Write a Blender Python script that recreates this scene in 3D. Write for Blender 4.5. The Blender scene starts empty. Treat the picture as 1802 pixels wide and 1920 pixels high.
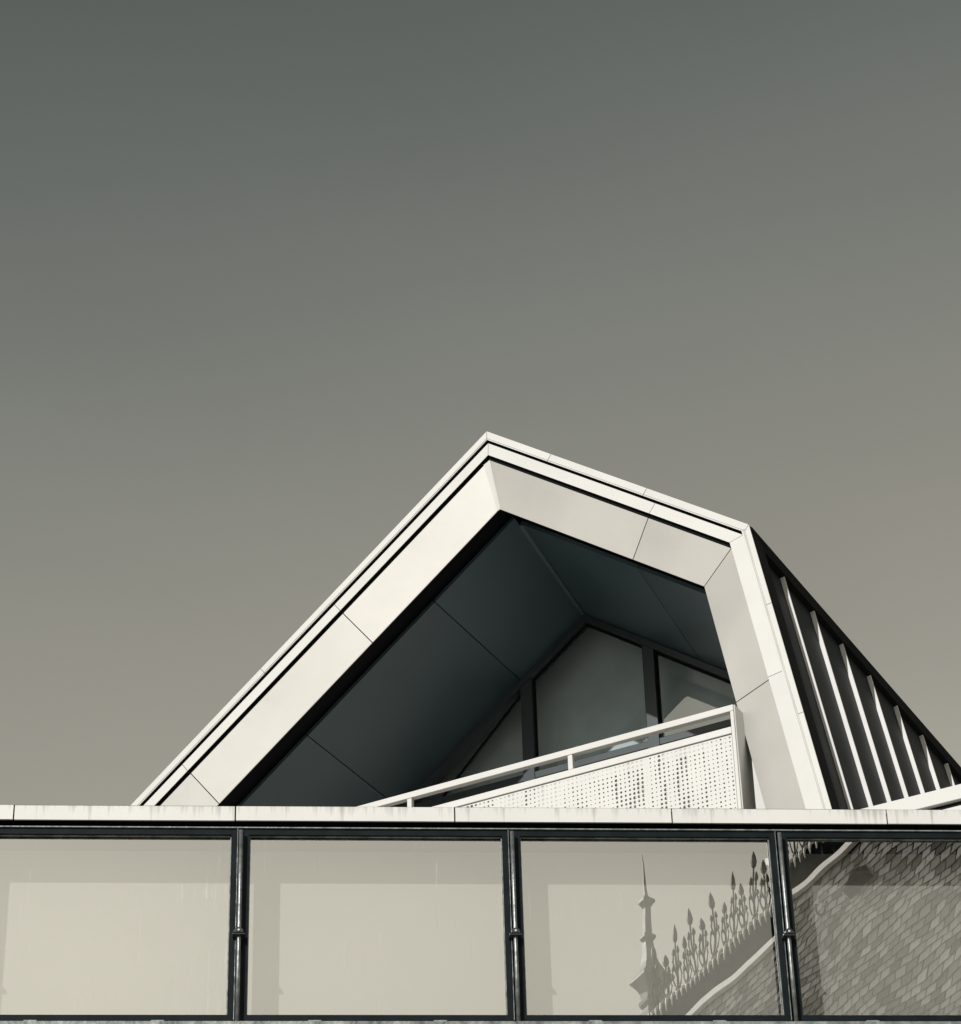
import bpy, math, random
from mathutils import Vector, Matrix

random.seed(7)
scene = bpy.context.scene

# ---------------------------------------------------------------- camera
YAW, PITCH, ROLL = 0.077713, 0.570920, -0.029906
cam_data = bpy.data.cameras.new('camera')
cam_data.sensor_fit = 'HORIZONTAL'
cam_data.sensor_width = 36.0
cam_data.lens = 5345.0 / 1802.0 * 36.0
cam_data.clip_start = 0.1
cam_data.clip_end = 6000.0
cam = bpy.data.objects.new('camera', cam_data)
scene.collection.objects.link(cam)
scene.camera = cam
_f = Vector((math.sin(YAW) * math.cos(PITCH), math.cos(YAW) * math.cos(PITCH), math.sin(PITCH)))
_r = Vector((math.cos(YAW), -math.sin(YAW), 0))
_u = _r.cross(_f)
_r2 = math.cos(ROLL) * _r + math.sin(ROLL) * _u
_u2 = -math.sin(ROLL) * _r + math.cos(ROLL) * _u
_m = Matrix((_r2, _u2, -_f)).transposed().to_4x4()
_m.translation = Vector((0, -14.30296, 1.6))
cam.matrix_world = _m

# ---------------------------------------------------------------- sun and sky
SUN = Vector((-0.527, -0.85, 0.50)).normalized()      # towards the sun
SUN_EL = math.asin(SUN.z)
SUN_AZ = math.atan2(SUN.x, SUN.y)
sun_data = bpy.data.lights.new('sun', 'SUN')
sun_data.energy = 3.4
sun_data.angle = math.radians(0.53)
sun_data.color = (1.0, 0.985, 0.96)
sun = bpy.data.objects.new('sun', sun_data)
scene.collection.objects.link(sun)
sun.rotation_euler = SUN.to_track_quat('Z', 'Y').to_euler()
sun.location = (-30, -20, 40)

world = bpy.data.worlds.new('World')
scene.world = world
world.use_nodes = True
wn, wl = world.node_tree.nodes, world.node_tree.links
bg = wn['Background']
sky = wn.new('ShaderNodeTexSky')
sky.sky_type = 'NISHITA'
sky.sun_disc = False
sky.sun_elevation = SUN_EL
sky.sun_rotation = SUN_AZ
sky.dust_density = 1.0
# black-and-white through a red filter, toned: red light of the sky, more contrast, cool darks to warm lights
sep = wn.new('ShaderNodeSeparateColor'); wl.new(sky.outputs[0], sep.inputs[0])
con = wn.new('ShaderNodeMath'); con.operation = 'MULTIPLY_ADD'
wl.new(sep.outputs[0], con.inputs[0]); con.inputs[1].default_value = 6.2; con.inputs[2].default_value = -3.76
lo = wn.new('ShaderNodeMath'); lo.operation = 'MAXIMUM'; wl.new(con.outputs[0], lo.inputs[0]); lo.inputs[1].default_value = 0.6
sh = wn.new('ShaderNodeMath'); sh.operation = 'MULTIPLY_ADD'; wl.new(lo.outputs[0], sh.inputs[0])
sh.inputs[1].default_value = 1 / 12.0; sh.inputs[2].default_value = 1.0        # film shoulder, the same over the whole sky
hi = wn.new('ShaderNodeMath'); hi.operation = 'DIVIDE'; wl.new(lo.outputs[0], hi.inputs[0]); wl.new(sh.outputs[0], hi.inputs[1])
tn = wn.new('ShaderNodeMapRange'); wl.new(hi.outputs[0], tn.inputs[0])
tn.inputs[1].default_value = 1.1; tn.inputs[2].default_value = 2.8
tone = wn.new('ShaderNodeMix'); tone.data_type = 'RGBA'; wl.new(tn.outputs[0], tone.inputs[0])
tone.inputs[6].default_value = (0.905, 1.015, 0.95, 1); tone.inputs[7].default_value = (1.03, 1.0, 0.855, 1)
mul = wn.new('ShaderNodeVectorMath'); mul.operation = 'SCALE'
wl.new(tone.outputs[2], mul.inputs[0]); wl.new(hi.outputs[0], mul.inputs[3])
wtc = wn.new('ShaderNodeTexCoord'); wmp = wn.new('ShaderNodeMapping'); wmp.inputs['Scale'].default_value = (3, 3, 9)
wl.new(wtc.outputs['Generated'], wmp.inputs[0])
wnz = wn.new('ShaderNodeTexNoise'); wnz.inputs['Scale'].default_value = 1.3; wnz.inputs['Detail'].default_value = 7
wl.new(wmp.outputs[0], wnz.inputs['Vector'])
wmr = wn.new('ShaderNodeMapRange'); wl.new(wnz.outputs[0], wmr.inputs[0])
wmr.inputs[1].default_value = 0.25; wmr.inputs[2].default_value = 0.75; wmr.inputs[3].default_value = 0.96; wmr.inputs[4].default_value = 1.04
mul2 = wn.new('ShaderNodeVectorMath'); mul2.operation = 'SCALE'
wl.new(mul.outputs[0], mul2.inputs[0]); wl.new(wmr.outputs[0], mul2.inputs[3])
wl.new(mul2.outputs[0], bg.inputs[0])
bg.inputs[1].default_value = 0.1

scene.view_settings.view_transform = 'Standard'
scene.view_settings.look = 'None'
scene.view_settings.exposure = 0.0
scene.view_settings.gamma = 1.0
scene.view_settings.use_curve_mapping = False
scene.cycles.max_bounces = 8
scene.cycles.transparent_max_bounces = 12
scene.cycles.use_denoising = True

# ---------------------------------------------------------------- helpers
WLOC = {}


def link(o):
    scene.collection.objects.link(o)
    return o


def place(o, wloc, parent=None):
    wloc = Vector(wloc)
    WLOC[o.name] = wloc
    if parent is not None:
        o.parent = parent
        o.location = wloc - WLOC[parent.name]
    else:
        o.location = wloc
    return o


def tag(o, label=None, cat=None, group=None, kind=None):
    if label: o['label'] = label
    if cat: o['category'] = cat
    if group: o['group'] = group
    if kind: o['kind'] = kind
    return o


def empty(name, loc, label, cat, group=None):
    o = link(bpy.data.objects.new(name, None))
    o.empty_display_size = 0.3
    place(o, loc)
    return tag(o, label, cat, group)


class MB:
    """collects world-space polygons"""
    def __init__(self):
        self.v, self.f = [], []

    def add(self, vs, fs):
        n = len(self.v)
        self.v += [Vector(p) for p in vs]
        self.f += [[i + n for i in f] for f in fs]
        return self

    def prism(self, pts, ext):
        """closed prism of a planar polygon pushed along a vector"""
        ext = Vector(ext)
        pts = [Vector(p) for p in pts]
        n = len(pts)
        nrm = Vector((0, 0, 0))
        for i in range(n):
            nrm += (pts[i] - pts[0]).cross(pts[(i + 1) % n] - pts[0])
        if nrm.dot(ext) > 0:
            pts = pts[::-1]
        vs = pts + [p + ext for p in pts]
        fs = [list(range(n)), list(range(2 * n - 1, n - 1, -1))]
        for i in range(n):
            j = (i + 1) % n
            fs.append([j, i, n + i, n + j])
        return self.add(vs, fs)

    def box(self, x0, x1, y0, y1, z0, z1):
        return self.prism([(x0, y0, z0), (x1, y0, z0), (x1, y0, z1), (x0, y0, z1)], (0, y1 - y0, 0))

    def tube(self, pts, rad, n=8):
        pts = [Vector(p) for p in pts]
        if not hasattr(rad, '__len__'):
            rad = [rad] * len(pts)
        rings = []
        for i, p in enumerate(pts):
            a = pts[max(i - 1, 0)]; b = pts[min(i + 1, len(pts) - 1)]
            d = (b - a).normalized()
            ref = Vector((0, 0, 1)) if abs(d.z) < 0.9 else Vector((1, 0, 0))
            s = d.cross(ref).normalized(); q = s.cross(d)
            rings.append([p + rad[i] * (math.cos(2 * math.pi * k / n) * s + math.sin(2 * math.pi * k / n) * q) for k in range(n)])
        vs = [p for r in rings for p in r]
        fs = []
        for i in range(len(rings) - 1):
            for k in range(n):
                k2 = (k + 1) % n
                fs.append([i * n + k, i * n + k2, (i + 1) * n + k2, (i + 1) * n + k])
        fs.append(list(range(n))[::-1]); fs.append([(len(rings) - 1) * n + k for k in range(n)])
        return self.add(vs, fs)

    def lathe(self, prof, n=12, phase=0.0, axis=(0, 0)):
        vs, fs = [], []
        for r, z in prof:
            for k in range(n):
                a = 2 * math.pi * k / n + phase
                vs.append((axis[0] + r * math.cos(a), axis[1] + r * math.sin(a), z))
        for i in range(len(prof) - 1):
            for k in range(n):
                k2 = (k + 1) % n
                fs.append([i * n + k, i * n + k2, (i + 1) * n + k2, (i + 1) * n + k])
        fs.append(list(range(n))[::-1]); fs.append([(len(prof) - 1) * n + k for k in range(n)])
        return self.add(vs, fs)

    def mesh(self, name, mat, smooth=False, center=True):
        lo = Vector((min(v[i] for v in self.v) for i in range(3)))
        hi_ = Vector((max(v[i] for v in self.v) for i in range(3)))
        c = (lo + hi_) / 2 if center else Vector((0, 0, 0))
        me = bpy.data.meshes.new(name)
        me.from_pydata([v - c for v in self.v], [], self.f)
        me.materials.append(mat)
        if smooth:
            me.polygons.foreach_set('use_smooth', [True] * len(me.polygons))
        me.update()
        return me, c

    def build(self, name, mat, parent=None, smooth=False, bevel=0.0):
        me, c = self.mesh(name, mat, smooth)
        o = link(bpy.data.objects.new(name, me))
        if bevel:
            b = o.modifiers.new('bevel', 'BEVEL'); b.width = bevel; b.segments = 2; b.limit_method = 'ANGLE'
            b.angle_limit = math.radians(30)
        return place(o, c, parent)


# ---------------------------------------------------------------- materials
def mat(name, col, rough=0.6, metal=0.0, spec=0.5, var=0.0, scale=3.0, bump=0.0, bscale=40.0, rand=0.0):
    m = bpy.data.materials.new(name)
    m.use_nodes = True
    n, l = m.node_tree.nodes, m.node_tree.links
    b = n['Principled BSDF']
    b.inputs['Roughness'].default_value = rough
    b.inputs['Metallic'].default_value = metal
    b.inputs['Specular IOR Level'].default_value = spec
    tc = n.new('ShaderNodeTexCoord')
    nz = n.new('ShaderNodeTexNoise'); nz.inputs['Scale'].default_value = scale; nz.inputs['Detail'].default_value = 6
    l.new(tc.outputs['Object'], nz.inputs['Vector'])
    mr = n.new('ShaderNodeMapRange'); l.new(nz.outputs[0], mr.inputs[0])
    mr.inputs[1].default_value = 0.3; mr.inputs[2].default_value = 0.7
    mr.inputs[3].default_value = 1 - var; mr.inputs[4].default_value = 1 + var
    fac = mr.outputs[0]
    if rand:
        oi = n.new('ShaderNodeObjectInfo')
        r2 = n.new('ShaderNodeMapRange'); l.new(oi.outputs['Random'], r2.inputs[0])
        r2.inputs[3].default_value = 1 - rand; r2.inputs[4].default_value = 1 + rand
        mm = n.new('ShaderNodeMath'); mm.operation = 'MULTIPLY'
        l.new(fac, mm.inputs[0]); l.new(r2.outputs[0], mm.inputs[1]); fac = mm.outputs[0]
    sc = n.new('ShaderNodeVectorMath'); sc.operation = 'SCALE'
    sc.inputs[0].default_value = col
    l.new(fac, sc.inputs[3]); l.new(sc.outputs[0], b.inputs['Base Color'])
    rr_ = n.new('ShaderNodeMapRange'); l.new(nz.outputs[0], rr_.inputs[0])
    rr_.inputs[3].default_value = max(rough - 0.08, 0.02); rr_.inputs[4].default_value = min(rough + 0.08, 1)
    l.new(rr_.outputs[0], b.inputs['Roughness'])
    if bump:
        n2 = n.new('ShaderNodeTexNoise'); n2.inputs['Scale'].default_value = bscale; n2.inputs['Detail'].default_value = 4
        l.new(tc.outputs['Object'], n2.inputs['Vector'])
        bp = n.new('ShaderNodeBump'); bp.inputs['Strength'].default_value = bump; bp.inputs['Distance'].default_value = 0.01
        l.new(n2.outputs[0], bp.inputs['Height']); l.new(bp.outputs[0], b.inputs['Normal'])
    return m


def streaked(name, col, dirt, amount=0.6, zfall=6.0):
    """painted metal with rain streaks that start at the top edge (stains of the thing itself)"""
    m = mat(name, col, 0.45, var=0.03, scale=2.0)
    n, l = m.node_tree.nodes, m.node_tree.links
    b = n['Principled BSDF']
    base = b.inputs['Base Color'].links[0].from_socket
    tc = n.new('ShaderNodeTexCoord')
    geo = n.new('ShaderNodeNewGeometry')
    mp = n.new('ShaderNodeMapping'); mp.inputs['Scale'].default_value = (38, 38, 2.0)
    l.new(geo.outputs['Position'], mp.inputs['Vector'])
    n1 = n.new('ShaderNodeTexNoise'); n1.inputs['Scale'].default_value = 1.0; n1.inputs['Detail'].default_value = 5
    l.new(mp.outputs[0], n1.inputs['Vector'])
    n2 = n.new('ShaderNodeTexNoise'); n2.inputs['Scale'].default_value = 2.3
    l.new(geo.outputs['Position'], n2.inputs['Vector'])
    sx = n.new('ShaderNodeSeparateXYZ'); l.new(tc.outputs['Generated'], sx.inputs[0])
    top = n.new('ShaderNodeMapRange'); l.new(sx.outputs['Z'], top.inputs[0])
    top.inputs[1].default_value = 0.15; top.inputs[2].default_value = 1.0
    top.inputs[3].default_value = -0.10; top.inputs[4].default_value = 0.13
    a = n.new('ShaderNodeMath'); a.operation = 'ADD'; l.new(n1.outputs[0], a.inputs[0]); l.new(top.outputs[0], a.inputs[1])
    m2 = n.new('ShaderNodeMath'); m2.operation = 'MULTIPLY_ADD'; l.new(n2.outputs[0], m2.inputs[0])
    m2.inputs[1].default_value = 0.35; l.new(a.outputs[0], m2.inputs[2])
    s = n.new('ShaderNodeMapRange'); l.new(m2.outputs[0], s.inputs[0])
    s.inputs[1].default_value = 0.68; s.inputs[2].default_value = 0.98; s.inputs[4].default_value = amount
    mx = n.new('ShaderNodeMix'); mx.data_type = 'RGBA'
    l.new(s.outputs[0], mx.inputs[0]); l.new(base, mx.inputs[6]); mx.inputs[7].default_value = dirt + (1,)
    l.new(mx.outputs[2], b.inputs['Base Color'])
    return m


def glass(name, refl=0.3, tint=(0.9, 0.93, 0.92), wave=0.0, wscale=2.0, dirt=0.0, stretch=(1, 1, 1)):
    m = bpy.data.materials.new(name)
    m.use_nodes = True
    n, l = m.node_tree.nodes, m.node_tree.links
    n.remove(n['Principled BSDF'])
    out = n['Material Output']
    tr = n.new('ShaderNodeBsdfTransparent'); tr.inputs[0].default_value = tint + (1,)
    gl = n.new('ShaderNodeBsdfGlossy'); gl.inputs['Roughness'].default_value = 0.0
    gl.inputs[0].default_value = (0.985, 0.965, 0.945, 1)
    lw = n.new('ShaderNodeLayerWeight'); lw.inputs[0].default_value = 0.5
    pw_ = n.new('ShaderNodeMath'); pw_.operation = 'POWER'; l.new(lw.outputs['Facing'], pw_.inputs[0]); pw_.inputs[1].default_value = 4.0
    fr = n.new('ShaderNodeMapRange'); l.new(pw_.outputs[0], fr.inputs[0])
    fr.inputs[3].default_value = refl; fr.inputs[4].default_value = 1.0
    mx = n.new('ShaderNodeMixShader'); l.new(fr.outputs[0], mx.inputs[0])
    l.new(tr.outputs[0], mx.inputs[1]); l.new(gl.outputs[0], mx.inputs[2])
    geo = n.new('ShaderNodeNewGeometry')
    if wave:
        mp = n.new('ShaderNodeMapping'); mp.inputs['Scale'].default_value = stretch
        l.new(geo.outputs['Position'], mp.inputs[0])
        nz = n.new('ShaderNodeTexNoise'); nz.inputs['Scale'].default_value = wscale; nz.inputs['Detail'].default_value = 1.0
        l.new(mp.outputs[0], nz.inputs['Vector'])
        bp = n.new('ShaderNodeBump'); bp.inputs['Strength'].default_value = 1.0; bp.inputs['Distance'].default_value = wave
        l.new(nz.outputs[0], bp.inputs['Height']); l.new(bp.outputs[0], gl.inputs['Normal'])
    res = mx.outputs[0]
    if dirt:
        df = n.new('ShaderNodeBsdfDiffuse'); df.inputs[0].default_value = (0.75, 0.73, 0.68, 1)
        mp = n.new('ShaderNodeMapping'); mp.inputs['Scale'].default_value = (55, 1, 1.4)
        l.new(geo.outputs['Position'], mp.inputs[0])
        n1 = n.new('ShaderNodeTexNoise'); n1.inputs['Scale'].default_value = 1.0; n1.inputs['Detail'].default_value = 3
        l.new(mp.outputs[0], n1.inputs['Vector'])
        mp2 = n.new('ShaderNodeMapping'); mp2.inputs['Scale'].default_value = (1.6, 1, 5.0)
        l.new(geo.outputs['Position'], mp2.inputs[0])
        n2 = n.new('ShaderNodeTexNoise'); n2.inputs['Scale'].default_value = 1.0
        l.new(mp2.outputs[0], n2.inputs['Vector'])
        ad = n.new('ShaderNodeMath'); ad.operation = 'MULTIPLY_ADD'
        l.new(n2.outputs[0], ad.inputs[0]); ad.inputs[1].default_value = 0.35; l.new(n1.outputs[0], ad.inputs[2])
        s = n.new('ShaderNodeMapRange'); l.new(ad.outputs[0], s.inputs[0])
        s.inputs[1].default_value = 0.82; s.inputs[2].default_value = 1.0; s.inputs[3].default_value = 0.0; s.inputs[4].default_value = dirt
        m3 = n.new('ShaderNodeMixShader'); l.new(s.outputs[0], m3.inputs[0])
        l.new(res, m3.inputs[1]); l.new(df.outputs[0], m3.inputs[2]); res = m3.outputs[0]
    l.new(res, out.inputs[0])
    return m


M = {
    'white': mat('white_coated_metal', (0.58, 0.572, 0.556), 0.5, spec=0.3, var=0.035, rand=0.02),
    'reveal': mat('satin_champagne_panel', (0.485, 0.47, 0.445), 0.5, metal=0.25, var=0.13, scale=0.8, bump=0.35, bscale=1.6, rand=0.03),
    'ceiling': mat('slate_grey_soffit', (0.050, 0.078, 0.090), 0.42, var=0.12, scale=0.9, rand=0.06),
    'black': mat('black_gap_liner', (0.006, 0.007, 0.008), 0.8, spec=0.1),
    'zinc': mat('shaded_zinc', (0.006, 0.009, 0.0105), 0.5, spec=0.1, var=0.25, scale=2.5),  # same metal as the seams, the shade on the pans put into the colour
    'seam': mat('sunlit_seam_metal', (0.64, 0.635, 0.62), 0.4, var=0.05),  # lit copy of the pan metal: sunlight on the seams painted in
    'frame': mat('dark_grey_frame', (0.008, 0.0115, 0.013), 0.5, spec=0.08, var=0.25, scale=9.0, bump=0.1),
    'rod': mat('worn_aluminium', (0.20, 0.215, 0.215), 0.38, metal=0.6, var=0.45, scale=14.0, bump=0.3),
    'clamp': mat('dark_clamp_metal', (0.05, 0.055, 0.06), 0.25, metal=0.5, var=0.2),
    'screw': mat('bright_screw', (0.8, 0.79, 0.75), 0.3, metal=0.4),
    'flashing': mat('weathered_flashing', (0.20, 0.21, 0.205), 0.5, metal=0.3, var=0.5, scale=16.0, bump=0.4),
    'coping': streaked('streaked_white_coping', (0.66, 0.65, 0.63), (0.16, 0.145, 0.12)),
    'blind': mat('white_roller_blind', (0.66, 0.62, 0.58), 0.8, var=0.02, scale=1.5, bump=0.03, bscale=250),
    'inside': mat('dark_room', (0.05, 0.058, 0.06), 0.9, var=0.1),
    'room': mat('grey_room_wall', (0.80, 0.83, 0.83), 0.9, var=0.1),
    'lframe': mat('grey_window_frame', (0.040, 0.052, 0.056), 0.4, var=0.06),
    'concrete': mat('grey_concrete', (0.32, 0.31, 0.29), 0.85, var=0.15, scale=2.0, bump=0.2),
    'deck': mat('pale_gravel_roof', (0.50, 0.48, 0.44), 0.95, var=0.2, scale=12, bump=0.5),
    'return': mat('satin_grey_return', (0.36, 0.36, 0.335), 0.35, metal=0.3, var=0.05),
    'paving': mat('pale_paving', (0.26, 0.25, 0.23), 0.9, var=0.15, scale=0.4),
    'stone': mat('pale_limestone', (0.44, 0.42, 0.37), 0.85, var=0.12, scale=1.2, bump=0.3),
    'lead': mat('dark_lead', (0.006, 0.008, 0.009), 0.9, spec=0.0, var=0.3, scale=3),
    'paleLead': mat('pale_zinc_flashing', (0.80, 0.785, 0.74), 0.5, spec=0.2, var=0.15, scale=4),
    'spire': mat('pale_lead_spire', (0.34, 0.34, 0.32), 0.55, var=0.15, scale=4),
    'iron': mat('grey_iron', (0.13, 0.135, 0.13), 0.6, spec=0.2, var=0.3, scale=8),
    'darkSlate': mat('slate_underlay', (0.008, 0.009, 0.010), 0.9, spec=0.0),
    'loggia_glass': glass('loggia_glass', 0.20, (0.86, 0.92, 0.92), wave=0.0006, wscale=1.3),
}


def slate_mat():
    m = mat('natural_slate', (0.23, 0.23, 0.22), 0.85, spec=0.0, var=0.18, scale=5, bump=0.25, bscale=18)
    n, l = m.node_tree.nodes, m.node_tree.links
    b = n['Principled BSDF']
    base = b.inputs['Base Color'].links[0].from_socket
    oi = n.new('ShaderNodeObjectInfo'); geo = n.new('ShaderNodeNewGeometry')
    ad = n.new('ShaderNodeMath'); ad.operation = 'ADD'
    l.new(oi.outputs['Random'], ad.inputs[0]); l.new(geo.outputs['Random Per Island'], ad.inputs[1])
    fr = n.new('ShaderNodeMath'); fr.operation = 'FRACT'; l.new(ad.outputs[0], fr.inputs[0])
    mr = n.new('ShaderNodeMapRange'); l.new(fr.outputs[0], mr.inputs[0])
    mr.inputs[3].default_value = 0.40; mr.inputs[4].default_value = 1.65
    sc = n.new('ShaderNodeVectorMath'); sc.operation = 'SCALE'
    l.new(base, sc.inputs[0]); l.new(mr.outputs[0], sc.inputs[3]); l.new(sc.outputs[0], b.inputs['Base Color'])
    return m


M['slate'] = slate_mat()

# ---------------------------------------------------------------- setting: ground
gm = MB(); S = 2500.0
gm.add([(-S, -S, 0), (S, -S, 0), (S, S, 0), (-S, S, 0)], [[0, 1, 2, 3]])
tag(gm.build('ground', M['paving']), kind='structure')

# ---------------------------------------------------------------- the building with the ribbon window
X0, MOD = -0.27256, 1.5
XL, XR = X0 - 3 * MOD, X0 + 6 * MOD
ZB, ZT = 7.592, 8.657                       # glass bottom and top
fb = empty('street_building', (X0, 0.0, 0.0),
           'flat roofed building with a ribbon of mirror-like windows under a streaked white coping', 'building')
MB().box(XL, XR, 0.0, 12.0, 0.0, 7.47).build('wall', M['concrete'], fb)
MB().box(XL, XR, 0.34, 12.0, 7.47, 8.60).build('inner_wall', M['inside'], fb)
MB().box(XL, XR, 0.34, 12.0, 8.602, 8.66).build('roof_deck', M['deck'], fb)
# weathered sill with small clips
MB().prism([(XL, -0.10, 7.492), (XL, -0.10, 7.524), (XL, 0.335, 7.553), (XL, 0.335, 7.492)], (XR - XL, 0, 0)).build('sill', M['flashing'], fb)
for xc in [x + k * 1.5 for k in range(-2, 4) for x in (0.143, 0.812)]:
    MB().box(xc - 0.036, xc + 0.036, -0.085, -0.045, 7.515, 7.538).build('sill_clip', M['flashing'], fb, bevel=0.004)
# dark head recess behind the coping and the lit edge of the flashing under it
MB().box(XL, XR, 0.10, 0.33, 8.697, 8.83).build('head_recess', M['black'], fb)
MB().box(XL, XR, -0.034, 0.099, 8.693, 8.699).build('head_flashing', M['flashing'], fb)
MB().box(XL, XR, -0.012, 0.34, 8.834, 8.838).build('coping_liner', M['black'], fb)
# coping panels, one by one
cx = -0.304 - 1.2205 * 4
k = 0
while cx < XR:
    dz = random.uniform(-0.0012, 0.0012)
    pb = MB()
    x0, x1 = cx + 0.004, cx + 1.2205 - 0.004
    pb.prism([(x0, -0.03, 8.741 + dz), (x0, -0.03, 8.828 + dz), (x0, 0.36, 8.860 + dz), (x0, 0.36, 8.852 + dz),
              (x0, -0.018, 8.820 + dz), (x0, -0.018, 8.741 + dz)], (x1 - x0, 0, 0))
    pb.build('coping_panel', M['coping'], fb)
    MB().box(cx - 0.02, cx + 0.02, -0.016, -0.010, 8.744, 8.815).build('joint_plate', M['black'], fb)
    cx += 1.2205; k += 1

# windows
PANE = {}
tilt = {-3: (0.001, 0.0), -2: (-0.001, 0.001), -1: (0.0015, 0.0), 0: (0.0005, 0.0005), 1: (0.0, 0.0), 2: (-0.0070, 0.001), 3: (-0.003, 0.0), 4: (0.001, 0), 5: (0.0, 0)}
waves = {1: (0.00036, 2.4), 2: (0.00060, 2.2)}
for k in range(-3, 6):
    a, b = X0 + k * MOD, X0 + (k + 1) * MOD
    gl, gr = a + 0.050, b - 0.050           # glass opening
    fr = MB()
    y0, y1 = -0.022, 0.055
    fr.box(a + 0.020, gl, y0, y1, 7.556, 8.692)
    fr.box(gr, b - 0.020, y0, y1, 7.556, 8.692)
    fr.box(gl, gr, y0, y1, ZT, 8.692)
    fr.box(gl, gr, y0, y1, 7.556, ZB)
    win = fr.build('window_frame', M['frame'], fb)
    # pale glazing bead just inside the frame
    gk = MB()
    for q in ((gl, gl + 0.006, ZB, ZT), (gr - 0.006, gr, ZB, ZT), (gl + 0.006, gr - 0.006, ZT - 0.006, ZT), (gl + 0.006, gr - 0.006, ZB, ZB + 0.006)):
        gk.box(q[0], q[1], -0.006, 0.002, q[2], q[3])
    gk.build('glazing_bead', M['flashing'], win)
    # pane: sheet with a very slight bow, tilted a hair in its frame as real panes are
    tx, tz = tilt[k]
    N = 12
    pv, pf = [], []
    for i in range(N + 1):
        for j in range(N + 1):
            u, v = i / N, j / N
            x = gl + 0.001 + u * (gr - gl - 0.002); z = ZB + 0.001 + v * (ZT - ZB - 0.002)
            y = 0.012 + (z - (ZB + ZT) / 2) * tx + (x - (gl + gr) / 2) * tz
            pv.append((x, y, z))
    for i in range(N):
        for j in range(N):
            q = i * (N + 1) + j
            pf.append([q, q + N + 1, q + N + 2, q + 1])
    wv, ws = waves.get(k, (0.0003, 1.6))
    PANE[k] = glass('window_glass', 0.51, (0.88, 0.90, 0.88), wave=wv, wscale=ws, dirt=0.32 if k < 1 else 0.12)
    MB().add(pv, pf).build('pane', PANE[k], win, smooth=True)
    MB().box(a + 0.03, b - 0.03, 0.257, 0.261, 7.56, 8.69).build('roller_blind', M['blind'], win)
for k in range(-3, 7):
    xm = X0 + k * MOD
    back = MB().box(xm - 0.0195, xm + 0.0195, 0.02, 0.05, 7.556, 8.692).build('mullion', M['frame'], fb)
    rod = MB().tube([(xm + 0.004, -0.058, z) for z in (7.54, 7.9, 8.3, 8.664)], [0.0118, 0.0112, 0.0115, 0.0118], 12).build('mullion_rod', M['rod'], fb, smooth=True)
    MB().box(xm - 0.0175, xm - 0.0135, -0.030, 0.02, 7.56, 8.69).build('cover_strip', M['rod'], back)
    # hood-shaped clamp with a screw
    zc = 8.045
    hd = MB()
    prof = []
    nseg = 8
    for i in range(nseg + 1):
        t = math.pi * i / nseg
        prof.append((xm + 0.003 + 0.027 * math.cos(t), -0.094, zc - 0.006 + 0.032 * math.sin(t)))
    hd.prism(prof, (0, 0.069, 0))
    cl = hd.build('clamp_hood', M['clamp'], rod, bevel=0.003)
    MB().box(xm - 0.031, xm + 0.037, -0.088, -0.024, zc - 0.015, zc - 0.0065).build('clamp_plate', M['clamp'], rod, bevel=0.002)
    MB().lathe([(0.0, -0.004), (0.006, -0.004), (0.006, 0.002), (0.003, 0.004)], 10).build('screw_tmp', M['screw'])
    sc_ = bpy.data.objects['screw_tmp']; sc_.name = 'screw'
    sc_.rotation_euler = (math.pi / 2, 0, 0)
    WLOC[sc_.name] = Vector((0, 0, 0))
    place(sc_, (xm + 0.003, -0.097, zc + 0.006), rod)

# ---------------------------------------------------------------- gabled loggia on the roof
AZ = math.radians(31.8)
E_ = Vector((math.sin(AZ), math.cos(AZ), 0))
R_ = Vector((math.cos(AZ), -math.sin(AZ), 0))
ORG = Vector((3.69676, 3.0, 0.0))


def gp(t, d, z):
    return ORG + R_ * t + E_ * d + Vector((0, 0, z))


V1, V2 = (-2.554, 14.37), (-0.415, 12.80)
DL = (-0.8, -0.6)
DT = (0.8062, -0.5917)
DR = (0.1684, -0.9857)
NL = (0.6, -0.8)             # inward
NT = (-0.5917, -0.8062)
NR = (-0.9857, -0.1684)


def isect(p, d, q, e):
    det = d[0] * (-e[1]) + e[0] * d[1]
    bx, by = q[0] - p[0], q[1] - p[1]
    s = (bx * (-e[1]) + e[0] * by) / det
    return (p[0] + s * d[0], p[1] + s * d[1])


def on(edge, s, o):
    p, d, n = {'L': (V1, DL, NL), 'T': (V1, DT, NT), 'R': (V2, DR, NR)}[edge]
    return (p[0] + s * d[0] + o * n[0], p[1] + s * d[1] + o * n[1])


def apex(oL, oT):
    return isect(on('L', 0, oL), DL, on('T', 0, oT), DT)


def corner(oT, oR):
    return isect(on('T', 0, oT), DT, on('R', 0, oR), DR)


LE, RE = 7.6, 4.15           # how far the left slope and right wall run (ends are behind the coping)
TL = math.hypot(V2[0] - V1[0], V2[1] - V1[1])

lg = empty('gabled_loggia', gp(-2.55, 4, 8.66),
           'white framed gabled loggia with dark soffit and standing seam side rising behind the coping', 'building')


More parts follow.
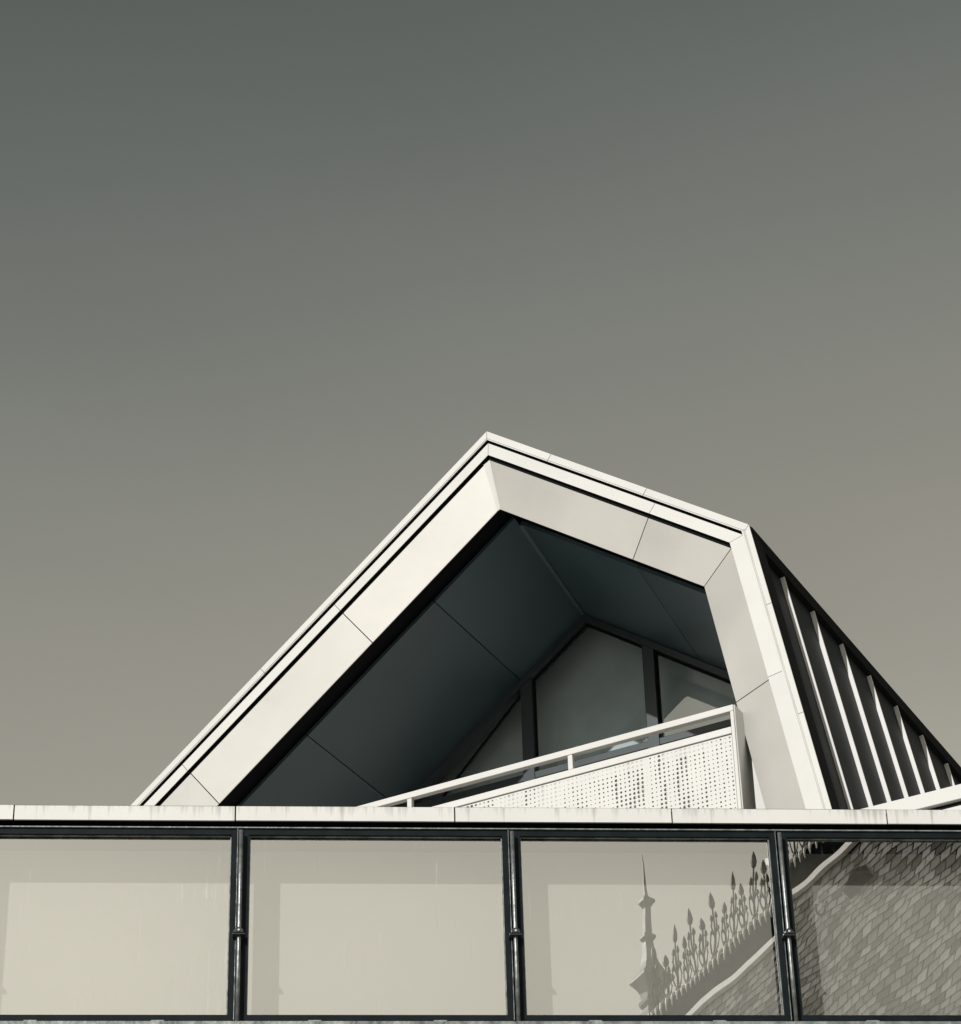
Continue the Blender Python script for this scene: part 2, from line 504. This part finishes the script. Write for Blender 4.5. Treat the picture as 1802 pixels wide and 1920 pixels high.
def ring(name, edge, s0, s1, oA, dA, oB, dB, mtl, thick=0.025, gap=0.003, bev=0.0):
    """panel of the gable ring; oA, oB are offsets inward for (L, T, R); s0/s1 = None means the mitred corner"""
    i = 'LTR'.index(edge)

    def pt(s, o, d, end):
        if s is None:
            if edge == 'L' or (edge == 'T' and end == 0):
                q = apex(o[0], o[1])
            else:
                q = corner(o[1], o[2])
            g = {'L': DL, 'T': DT, 'R': DR}[edge]
            sg = gap * (1 if end == 0 else -1)
            q = (q[0] + g[0] * sg, q[1] + g[1] * sg)
        else:
            q = on(edge, s + gap * (1 if end == 0 else -1), o[i])
        return gp(q[0], d, q[1])
    quad = [pt(s0, oA, dA, 0), pt(s1, oA, dA, 1), pt(s1, oB, dB, 1), pt(s0, oB, dB, 0)]
    return MB().prism(quad, E_ * thick).build(name, mtl, lg, bevel=bev)


def off(a, b=None, c=None):
    return (a, a if b is None else b, a if c is None else c)


# cap trim
cA, cB = off(0.0), off(0.052, 0.054, 0.040)
for edge, ss in (('L', [None, 2.6, 5.2, LE]), ('T', [None, 0.69, 1.67, None]), ('R', [None, 0.716, 1.67, RE])):
    for a, b in zip(ss[:-1], ss[1:]):
        ring('cap_trim', edge, a, b, cA, -0.012, cB, -0.012, M['white'], 0.012, gap=0.0025)
        # thin lower lip of the cap
        if edge != 'R':
            ring('cap_lip', edge, a, b, off(0.0535, 0.0555, 0.0575), -0.008, off(0.061, 0.064, 0.066), -0.008, M['white'], 0.008, gap=0.0025)
ring('edge_groove', 'R', None, RE, off(0.041), -0.012, off(0.052), -0.012, M['return'], 0.02)
ring('edge_lip', 'R', None, RE, off(0.053), -0.014, off(0.066), -0.014, M['white'], 0.02)
# fascia
fA, fB = off(0.090, 0.086, 0.0665), off(0.174, 0.176, 0.180)
for edge, ss in (('L', [None, 1.827, 3.57, 5.30, LE]), ('T', [None, 1.80, None]), ('R', [None, 1.28, RE])):
    for a, b in zip(ss[:-1], ss[1:]):
        ring('fascia_panel', edge, a, b, fA, 0.0, fB, 0.0, M['white'], 0.006, gap=0.0022)
# splayed reveal panels
vA, vB = off(0.218, 0.213, 0.1815), off(0.565, 0.53, 0.485)
for edge, ss in (('L', [None, 1.827, 3.565, 5.30, LE]), ('T', [None, 1.81, None]), ('R', [None, 1.30, RE])):
    for a, b in zip(ss[:-1], ss[1:]):
        ring('reveal_panel', edge, a, b, vA, 0.004, vB, 0.10, M['reveal'], 0.006, gap=0.0038)
# narrow cover strip down the mitre at the apex
a0, a1 = apex(0.214, 0.212), apex(0.565, 0.53)
MB().prism([gp(a0[0] - 0.045, 0.0, a0[1] - 0.034), gp(a0[0] + 0.010, 0.0, a0[1] - 0.006), gp(a1[0] + 0.012, 0.096, a1[1] - 0.006), gp(a1[0] - 0.020, 0.096, a1[1] - 0.015)], E_ * 0.006).build('mitre_strip', M['reveal'], lg)
# black carrier frame behind all the ring panels: shows as the dark shadow gaps
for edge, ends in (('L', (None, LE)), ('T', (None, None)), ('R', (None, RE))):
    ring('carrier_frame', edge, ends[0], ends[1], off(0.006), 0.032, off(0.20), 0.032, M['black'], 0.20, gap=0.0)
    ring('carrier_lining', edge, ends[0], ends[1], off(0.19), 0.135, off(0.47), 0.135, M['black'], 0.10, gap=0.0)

DG = 1.85                    # depth of the glazing
SD = {'L': 0.37, 'T': 0.46}  # depth at which the soffit boards start
# black shadow gap between ring and soffit
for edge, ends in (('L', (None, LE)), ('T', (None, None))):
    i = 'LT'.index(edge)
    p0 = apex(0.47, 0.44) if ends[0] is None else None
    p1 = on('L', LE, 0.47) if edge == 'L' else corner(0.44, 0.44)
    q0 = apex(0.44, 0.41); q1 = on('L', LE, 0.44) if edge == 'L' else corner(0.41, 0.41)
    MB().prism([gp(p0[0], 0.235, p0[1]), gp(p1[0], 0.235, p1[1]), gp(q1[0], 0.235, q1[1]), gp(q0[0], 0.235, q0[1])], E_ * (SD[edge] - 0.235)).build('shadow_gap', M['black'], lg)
# soffit panels
OC = (0.513, 0.483)           # soffit offsets at the front
OCB = (0.550, 0.645)          # and at the glazing: the soffits drop a little towards the back


def soffit(edge, s0, s1, d0, d1):
    if edge == 'L':
        A, A2 = [apex(*o) if s0 is None else on('L', s0 + 0.004, o[0]) for o in (OC, OCB)]
        B, B2 = [on('L', s1 - 0.004, o[0]) for o in (OC, OCB)]; nn = NL
    else:
        A, A2 = [apex(*o) if s0 is None else on('T', s0 + 0.004, o[1]) for o in (OC, OCB)]
        B, B2 = [corner(o[1], 0.44) if s1 is None else on('T', s1 - 0.004, o[1]) for o in (OC, OCB)]; nn = NT
    up = Vector((0, 0, 0)) - (R_ * nn[0] + Vector((0, 0, nn[1]))) * 0.03
    MB().prism([gp(A[0], d0, A[1]), gp(B[0], d0, B[1]), gp(B2[0], d1, B2[1]), gp(A2[0], d1, A2[1])], up).build('soffit_panel', M['ceiling'], lg)


sB, sC = None, None


def s_of(t, z):              # distance down the left slope of a point
    return (t - V1[0]) * DL[0] + (z - V1[1]) * DL[1]


sB = s_of(-3.228, 13.161); sC = s_of(-4.393, 12.284)
for a, b in ((None, sB), (sB, sC), (sC, LE)):
    soffit('L', a, b, SD['L'], DG)
for a, b in ((None, 1.62), (1.62, None)):
    soffit('T', a, b, SD['T'], DG)
ra = apex(*OC)
rb0 = apex(*OCB)
MB().prism([gp(ra[0] - 0.016, 0.47, ra[1] - 0.014), gp(ra[0] + 0.016, 0.47, ra[1] - 0.014), gp(ra[0], 0.47, ra[1] - 0.001)], gp(rb0[0], DG - 0.07, rb0[1]) - gp(ra[0], 0.47, ra[1])).build('ridge_strip', M['ceiling'], lg)
# right inner wall of the loggia, floor, upstand
wi = [on('R', 0.05, 0.445), on('R', RE - 0.3, 0.445)]
MB().prism([gp(wi[0][0], 0.14, wi[0][1]), gp(wi[1][0], 0.14, wi[1][1]), gp(wi[1][0], DG, wi[1][1]), gp(wi[0][0], DG, wi[0][1])], R_ * 0.04).build('inner_side_wall', M['white'], lg)
MB().prism([gp(-8.2, 0.14, 10.10), gp(-0.2, 0.14, 10.10), gp(-0.2, DG, 10.10), gp(-8.2, DG, 10.10)], (0, 0, 0.05)).build('loggia_floor', M['concrete'], lg)
MB().prism([gp(-9.3, 0.12, 8.66), gp(-0.05, 0.12, 8.66), gp(-0.05, 0.12, 10.09), gp(-8.0, 0.12, 10.09)], E_ * 0.02).build('base_wall', M['concrete'], lg)

# glazing: frame members, three panes, spandrel
GLH = (0.545, 0.515)


def bar(name, pts, d, th, mtl=None):
    return MB().prism([gp(p[0], d, p[1]) for p in pts], E_ * th).build(name, mtl or M['lframe'], lg)


hA, hB = apex(*OCB), apex(0.602, 0.697)
lb = on('L', 5.0, OCB[0]); lb2 = on('L', 5.0, 0.602)
rb_ = corner(OCB[1], 0.44); rb2 = corner(0.697, 0.44)
bar('head_bar', [hA, lb, lb2, hB], DG - 0.06, 0.10)
bar('head_bar', [hA, rb_, rb2, hB], DG - 0.06, 0.10)


def zl(t, o):                # underside of the left head at t
    p = on('L', 0, o); return p[1] + (t - p[0]) * 0.75


def zr(t, o):
    p = on('T', 0, o); return p[1] + (t - p[0]) * DT[1] / DT[0]


ZS = 12.285
bar('mullion_bar', [(-3.245, 10.15), (-3.145, 10.15), (-3.145, zl(-3.145, 0.604)), (-3.245, zl(-3.245, 0.604))], DG - 0.055, 0.09)
bar('mullion_bar', [(-2.125, 10.15), (-2.030, 10.15), (-2.030, zr(-2.030, 0.699)), (-2.125, zr(-2.125, 0.699))], DG - 0.055, 0.09)
for a, b in ((-5.3, -3.246), (-3.144, -2.126), (-2.029, -0.9)):
    bar('transom', [(a, ZS - 0.035), (b, ZS - 0.035), (b, ZS + 0.02), (a, ZS + 0.02)], DG - 0.045, 0.07)
    bar('spandrel', [(a, 10.15), (b, 10.15), (b, ZS - 0.036), (a, ZS - 0.036)], DG - 0.02, 0.03, M['white'])


def gasket(pts, w=0.020):
    """black rubber seal round a pane"""
    cxm = sum(p[0] for p in pts) / len(pts); czm = sum(p[1] for p in pts) / len(pts)
    for p, q in zip(pts, pts[1:] + pts[:1]):
        dx, dz = q[0] - p[0], q[1] - p[1]; L = math.hypot(dx, dz)
        nx, nz = -dz / L, dx / L
        if (cxm - p[0]) * nx + (czm - p[1]) * nz < 0:
            nx, nz = -nx, -nz
        bar('gasket', [p, q, (q[0] + nx * w, q[1] + nz * w), (p[0] + nx * w, p[1] + nz * w)], DG - 0.012 - 0.0008 * (bar.count % 7), 0.008, M['black'])
        bar.count += 1


bar.count = 0


def pane(pts):
    return MB().add([gp(p[0], DG, p[1]) for p in pts], [list(range(len(pts)))]).build('glass_pane', M['loggia_glass'], lg)


pane([(-5.3, ZS), (-3.2, ZS), (-3.2, zl(-3.2, 0.59)), (-5.3 + 0.9, zl(-4.4, 0.59)), (-5.0, ZS + 0.01)][:4])
pane([(-3.19, ZS), (-2.08, ZS), (-2.08, zr(-2.08, 0.685)), apex(0.59, 0.685), (-3.19, zl(-3.19, 0.59))])
pane([(-2.07, ZS), (-1.0, ZS), (-1.0, zr(-1.0, 0.685)), (-2.07, zr(-2.07, 0.685))])
gasket([(-4.05, ZS + 0.020), (-3.245, ZS + 0.020), (-3.245, zl(-3.245, 0.603))])
gasket([(-3.145, ZS + 0.020), (-2.126, ZS + 0.020), (-2.126, zr(-2.126, 0.698)), apex(0.603, 0.698), (-3.145, zl(-3.145, 0.603))])
gasket([(-2.029, ZS + 0.020), (-1.0, ZS + 0.020), (-1.0, zr(-1.0, 0.698)), (-2.029, zr(-2.029, 0.698))])
# room behind the glazing
bar('room_back_wall', [(-8.2, 9.0), (-0.4, 9.0), (-0.75, 12.6), (-2.55, 13.95), (-8.2, 9.75)], DG + 0.35, 0.05, M['room'])

# outer roof planes and side wall
DB = 9.0
RO = 0.012


def slab(name, edge, s0, s1, o0, o1, d0, d1, mtl):
    a = on(edge, s0, o0); b = on(edge, s1, o0); c = on(edge, s1, o1); d = on(edge, s0, o1)
    return MB().prism([gp(q[0], d0, q[1]) for q in (a, b, c, d)], E_ * (d1 - d0)).build(name, mtl, lg)


slab('roof_slope', 'L', 0.0, 9.4, 0.012, 0.30, 0.236, DB, M['zinc'])
slab('roof_slope', 'T', 0.0, TL + 0.012, 0.012, 0.20, 0.236, DB, M['zinc'])
slab('side_wall', 'R', 0.06, 4.17, 0.060, 0.30, 0.236, DB, M['zinc'])
bar('roof_edge', [on('T', TL - 0.10, -0.004), on('T', TL + 0.006, -0.004), on('R', 0.075, 0.018), on('R', 0.085, 0.061), on('T', TL - 0.10, 0.08)], 0.03, DB - 0.03, M['black'])
bar('back_wall', [(-10.0, 8.7), (0.2, 8.7), (-0.46, 12.7), (-2.55, 14.2)], DB - 0.06, 0.05, M['zinc'])
# standing seams: same metal as the pans, sun glare put into their paler colour
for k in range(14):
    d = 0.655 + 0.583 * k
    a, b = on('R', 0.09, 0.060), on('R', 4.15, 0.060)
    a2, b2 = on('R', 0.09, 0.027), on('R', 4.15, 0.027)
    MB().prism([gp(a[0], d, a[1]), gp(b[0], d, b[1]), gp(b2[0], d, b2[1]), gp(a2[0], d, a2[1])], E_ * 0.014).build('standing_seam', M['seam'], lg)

# ---------------------------------------------------------------- balcony railing with perforated panel
DRL = -0.05
br = empty('balcony_railing', gp(-2.7, DRL, 10.1), 'white balcony railing with a perforated metal panel across the gabled loggia', 'railing')


def rbox(name, t0, t1, z0, z1, d0, d1, mtl=None, bev=0.004):
    return MB().prism([gp(t0, d0, z0), gp(t1, d0, z0), gp(t1, d0, z1), gp(t0, d0, z1)], E_ * (d1 - d0)).build(name, mtl or M['white'], br, bevel=bev)


TE = -0.642
rbox('top_rail', -5.5, TE, 11.292, 11.342, DRL, DRL + 0.05)
rbox('lower_rail', -5.5, TE - 0.028, 11.118, 11.172, DRL + 0.002, DRL + 0.045)
for tp in (-1.962, -3.302, -4.64):
    rbox('post', tp, tp + 0.038, 11.173, 11.291, DRL + 0.004, DRL + 0.044)
rbox('end_post', TE - 0.027, TE, 10.12, 11.291, DRL, DRL + 0.045)
# perforated sheet, every hole real
P = 0.0345
t_hi, z_hi = TE - 0.032, 11.108
NC, NR_ = 120, 29
rng = random.Random(11)
colbase = []
for c in range(NC):
    q = rng.random()
    colbase.append(0.0104 if q < 0.16 else (0.0078 if q < 0.42 else 0.0056))
for c in range(1, NC):
    if colbase[c - 1] == 0.0104 and rng.random() < 0.30:
        colbase[c] = 0.0100
pb = MB()
K = 8
vs, fs = [], []
for c in range(NC):
    ph = rng.random() * 6.28
    for r in range(NR_):
        ct = t_hi - (c + 0.5) * P; cz = z_hi - (r + 0.45) * P
        rad = colbase[c] * (1.0 + 0.28 * math.sin(r * 0.55 + ph)) * (1 + 0.15 * (rng.random() - 0.5))
        rad = min(max(rad, 0.0042), 0.0135)
        if c in (19, 54, 89):
            rad = 0.0022
        h = P / 2
        n0 = len(vs)
        outer = [(h, 0), (h, h), (0, h), (-h, h), (-h, 0), (-h, -h), (0, -h), (h, -h)]
        for dx, dz in outer:
            vs.append(gp(ct + dx, DRL + 0.010, cz + dz))
        for i in range(K):
            a = 2 * math.pi * i / K
            vs.append(gp(ct + rad * math.cos(a), DRL + 0.010, cz + rad * math.sin(a)))
        for i in range(K):
            a = 2 * math.pi * i / K
            vs.append(gp(ct + rad * math.cos(a), DRL + 0.014, cz + rad * math.sin(a)))
        for i in range(K):
            j = (i + 1) % K
            fs.append([n0 + i, n0 + j, n0 + 8 + j, n0 + 8 + i][::-1])
            fs.append([n0 + 8 + i, n0 + 8 + j, n0 + 16 + j, n0 + 16 + i][::-1])
pb.add(vs, fs)
pb.build('perforated_panel', M['white'], br)
# backing sheet behind the right-hand part, lower than the first row of holes
rbox('backing_sheet', -2.02, TE - 0.03, 10.12, 11.055, DRL + 0.042, DRL + 0.046, M['white'], bev=0)
# return panel at the right end, running back into the loggia
MB().prism([gp(TE + 0.003, DRL - 0.002, 10.12), gp(TE + 0.003, DRL - 0.002, 11.335), gp(TE + 0.003, DRL + 0.24, 11.335), gp(TE + 0.003, DRL + 0.24, 10.12)], R_ * 0.012).build('return_panel', M['return'], br, bevel=0.003)

# ---------------------------------------------------------------- white parapet in front of the seamed side wall
pw = empty('roof_parapet', gp(2.5, -1.0, 8.66), 'white capped roof parapet in front of the seamed side wall at right', 'parapet')


def pbx(name, t0, t1, z0, z1, d0, d1, mtl, bev=0.004):
    return MB().prism([gp(t0, d0, z0), gp(t1, d0, z0), gp(t1, d0, z1), gp(t0, d0, z1)], E_ * (d1 - d0)).build(name, mtl, pw, bevel=bev)


pbx('parapet_cap', -0.2, 6.0, 9.690, 9.790, -1.0, -0.70, M['white'])
pbx('cap_gap', -0.18, 5.98, 9.655, 9.688, -0.965, -0.735, M['black'], 0)
pbx('parapet_face', -0.2, 6.0, 8.66, 9.653, -0.985, -0.72, M['white'])

# ---------------------------------------------------------------- the old slate-roofed building across the street (seen mirrored in the panes)
U = Vector((0.3090, 0.9511, 0))                                     # along the ridge, towards the street and right
P0 = Vector((7.04, -29.13, 20.14))                               # a point on the pale flashing
PIT = math.radians(77)
NH = Vector((-0.9511, 0.3090, 0))                                # horizontal facing of the visible roof side
NRM = NH * math.sin(PIT) + Vector((0, 0, math.cos(PIT)))
DWN = NH * math.cos(PIT) - Vector((0, 0, math.sin(PIT)))         # down the slope
RIDGE = P0 - DWN * 0.62                                          # ridge line height
hb = empty('slate_roofed_building', (RIDGE.x + U.x * 8, RIDGE.y + U.y * 8, 0),
           'old building with steep slate roof and iron ridge cresting, mirrored in the right-hand panes', 'building')


def hp(u, w, n=0.0):
    return RIDGE + U * u + DWN * w + NRM * n


UL, UR, WH = -2.45, 21.0, 9.0
# roof bodies: both slopes as one closed solid, set just under the slates
bk = -NH
pr = [RIDGE + U * UL]
eL = RIDGE + DWN * WH
eR = RIDGE + (bk * math.cos(PIT) - Vector((0, 0, math.sin(PIT)))) * WH
roof = MB().prism([RIDGE + U * UL - Vector((0, 0, 0.05)), eL + U * UL, eR + U * UL], U * (UR - UL)).build('roof', M['darkSlate'], hb)
wl_ = eL + U * (UL + 0.4) - NH * 0.4; wr_ = eR + U * (UL + 0.4) + NH * 0.4
MB().prism([(wl_.x, wl_.y, 0.0), (wr_.x, wr_.y, 0.0), (wr_.x, wr_.y, eL.z - 0.02), (wl_.x, wl_.y, eL.z - 0.02)], U * (UR - UL - 0.8)).build('wall', M['stone'], hb)
# slates
SW, SE_, ST = 0.31, 0.150, 0.018
sx = NRM.cross(U)
sgn = 1.0 if sx.dot(DWN) > 0 else -1.0
ROT = Matrix((U, sx, NRM)).transposed()


def slate_geom(jw=0.0, jt=0.0):
    h = SW / 2 - 0.020
    L = SE_ * 1.18
    y0, y1 = -0.02 * sgn, L * sgn
    z0 = 0.006; zt = ST + 0.012
    c = 0.006
    vs = [(-h, y0, z0), (h, y0, z0), (h, y1 - c * sgn, zt), (h - c, y1, zt), (-h + c, y1, zt), (-h, y1 - c * sgn, zt),
          (h, y1 - c * sgn, zt - ST), (h - c, y1, zt - ST), (-h + c, y1, zt - ST), (-h, y1 - c * sgn, zt - ST)]
    f = [[0, 1, 2, 3, 4, 5], [5, 4, 8, 9], [4, 3, 7, 8], [3, 2, 6, 7], [0, 5, 9], [1, 6, 2]]
    if sgn < 0:
        f = [q[::-1] for q in f]
    return [Vector(v) for v in vs], f


sv, sf = slate_geom()
sme = bpy.data.meshes.new('slate'); sme.from_pydata(sv, [], sf); sme.materials.append(M['slate']); sme.update()
rest = MB()
cells = []
rows = 46
for r in range(rows):
    w = 0.70 + r * SE_
    for c in range(72):
        u = -2.35 + (c + (0.5 if r % 2 else 0.0)) * SW
        if u < 16.0:
            cells.append((u, w))
vx = [(abs(u - 7.0) / 3.2 + abs(w - 3.0) / 2.2, u, w) for u, w in cells]
vx.sort()
for i, (_, u, w) in enumerate(vx):
    ju = rng.uniform(-0.006, 0.006); jr = rng.uniform(-0.02, 0.02); jn = rng.uniform(0, 0.006)
    pos = hp(u + ju, w + rng.uniform(-0.008, 0.008), jn)
    if i < 300:
        o = link(bpy.data.objects.new('slate', sme))
        o.rotation_euler = (ROT @ Matrix.Rotation(jr, 3, 'Z')).to_euler()
        place(o, pos, roof)
    else:
        q = ROT @ Matrix.Rotation(jr, 3, 'Z')
        rest.add([pos + q @ v for v in sv], sf)
tag(rest.build('slate_field', M['slate'], roof), kind='stuff')
# ridge capping: dark lead apron, pale flashing, dark shadow line
ap = MB().prism([hp(UL, -0.03, 0.02), hp(UL, 0.56, 0.02), hp(UL, 0.56, 0.10), hp(UL, 0.30, 0.15), hp(UL, -0.03, 0.13)], U * (UR - UL)).build('ridge_apron', M['lead'], hb)
MB().prism([hp(UL, 0.565, 0.02), hp(UL, 0.655, 0.02), hp(UL, 0.655, 0.10), hp(UL, 0.565, 0.13)], U * (UR - UL)).build('ridge_flashing', M['paleLead'], hb)
MB().tube([hp(UL + i * (UR - UL) / 30, -0.02, 0.10) for i in range(31)], 0.05, 8).build('ridge_roll', M['lead'], hb)


# ornamental cresting: one unit repeated along the ridge
def curl(x0, z0, turns, r0, grow, dirx, zup, n=12):
    pts = []
    for i in range(n + 1):
        t = i / n
        a = -math.pi / 2 + turns * 2 * math.pi * t
        rr = r0 * (1 - 0.75 * t)
        pts.append((x0 + dirx * (r0 * 0.2 + rr * math.cos(a) * 0.9 + r0 * 0.4 * t), 0, z0 + zup * t + rr * (1 + math.sin(a))))
    return pts


def bud(mb, x, z, r, h):
    prof = [(0.2 * r, 0), (0.75 * r, 0.12 * h), (1.0 * r, 0.35 * h), (0.75 * r, 0.65 * h), (0.05 * r, h)]
    vs, f = [], []
    n = 6
    for pr_, pz in prof:
        for k in range(n):
            a = 2 * math.pi * k / n
            vs.append((x + pr_ * math.cos(a), pr_ * math.sin(a), z + pz))
    for i in range(len(prof) - 1):
        for k in range(n):
            f.append([i * n + k, i * n + (k + 1) % n, (i + 1) * n + (k + 1) % n, (i + 1) * n + k])
    mb.add(vs, f)


def crest_unit(tall):
    mb = MB()
    H = 1.22 if tall else 0.88
    mb.tube([(0, 0, -0.02), (0.01, 0, H * 0.3), (-0.008, 0, H * 0.6), (0, 0, H * 0.82)], [0.028, 0.020, 0.017, 0.014], 6)
    bud(mb, 0, H * 0.78, 0.052, H * 0.27)
    for s in (-1, 1):
        mb.tube([(0, 0, H * 0.30), (s * 0.06, 0, H * 0.40), (s * 0.10, 0.01, H * 0.52), (s * 0.085, 0, H * 0.62)], [0.018, 0.016, 0.014, 0.012], 5)
        bud(mb, s * 0.085, H * 0.60, 0.034, 0.15)
        mb.tube(curl(0, 0.03, 0.9, 0.085, 0, s, 0.06), [0.017 - 0.0007 * i for i in range(13)], 5)
        mb.tube([(0, 0, H * 0.12), (s * 0.10, 0, H * 0.16), (s * 0.16, 0, H * 0.30), (s * 0.13, 0.012, H * 0.42)], [0.017, 0.015, 0.012, 0.010], 5)
        bud(mb, s * 0.13, H * 0.40, 0.028, 0.10)
    return mb


mt, _ = crest_unit(True).mesh('cresting_finial', M['iron'], center=False)
msml, _ = crest_unit(False).mesh('cresting_finial', M['iron'], center=False)
hk = MB().tube([(0, 0, 0), (0.05, 0, 0.02), (0.085, 0, -0.02), (0.10, 0, -0.11), (0.095, 0, -0.20)], [0.022, 0.024, 0.022, 0.018, 0.008], 6)
mhk, _ = hk.mesh('drip_hook', M['paleLead'], center=False)
ang = math.atan2(U.y, U.x)
angn = math.atan2(NH.y, NH.x)
u = -2.3; i = 0
while u < 15.0:
    o = link(bpy.data.objects.new('cresting_finial', mt if i % 2 == 0 else msml))
    o.rotation_euler = (rng.uniform(-0.03, 0.03), rng.uniform(-0.04, 0.04), ang)
    place(o, hp(u, -0.05, 0.10), hb)
    for du in (0.0, 0.19):
        h2 = link(bpy.data.objects.new('drip_hook', mhk))
        h2.rotation_euler = (0, 0, angn)
        place(h2, hp(u + du, -0.03, 0.13), hb)
    u += 0.38; i += 1

# finial spire at the far end of the ridge
sp = RIDGE + U * (UL - 0.25)
TOPZ = 23.73
prof = [(0.004, 23.73), (0.034, 22.96), (0.050, 22.92), (0.125, 22.86), (0.130, 22.81), (0.080, 22.74), (0.062, 22.70), (0.075, 22.20),
        (0.125, 22.16), (0.125, 22.12), (0.085, 22.06), (0.105, 21.80), (0.150, 21.62), (0.220, 21.47), (0.335, 21.36), (0.335, 21.31),
        (0.230, 21.16), (0.185, 21.06), (0.170, 20.95), (0.215, 20.90), (0.205, 20.84), (0.160, 20.78), (0.200, 20.70), (0.190, 20.60), (0.26, 20.40), (0.42, 20.1), (0.5, 19.6)]
MB().lathe([(r_ * 1.25, z_ + 0.26) for r_, z_ in prof[::-1]], 4, math.radians(23.3), (sp.x, sp.y)).build('finial_spire', M['spire'], hb)
# small triangular roof vent and roof hooks
vb = hp(5.05, 1.62, 0.03)
vt = MB()
a_ = [hp(5.5 + du * 1.5, 1.2 + dw, dn) for du, dw, dn in ((-0.26, 0.34, 0.02), (0.26, 0.34, 0.02), (0, -0.05, 0.02), (-0.21, 0.31, 0.20), (0.21, 0.31, 0.20), (0, 0.14, 0.23))]
vt.add(a_, [[0, 1, 4, 3], [3, 4, 5], [0, 3, 5, 2], [1, 2, 5, 4]])
vt.build('roof_vent', M['lead'], hb)
for uu, ww in ((4.3, 1.5), (10.6, 5.3), (8.25, 5.2), (9.0, 2.4), (2.0, 3.4)):
    MB().tube([hp(uu, ww - 0.25, 0.03), hp(uu, ww, 0.05), hp(uu, ww + 0.06, 0.12), hp(uu, ww + 0.02, 0.20), hp(uu, ww - 0.10, 0.22)], 0.022, 6).build('roof_hook', M['lead'], hb)
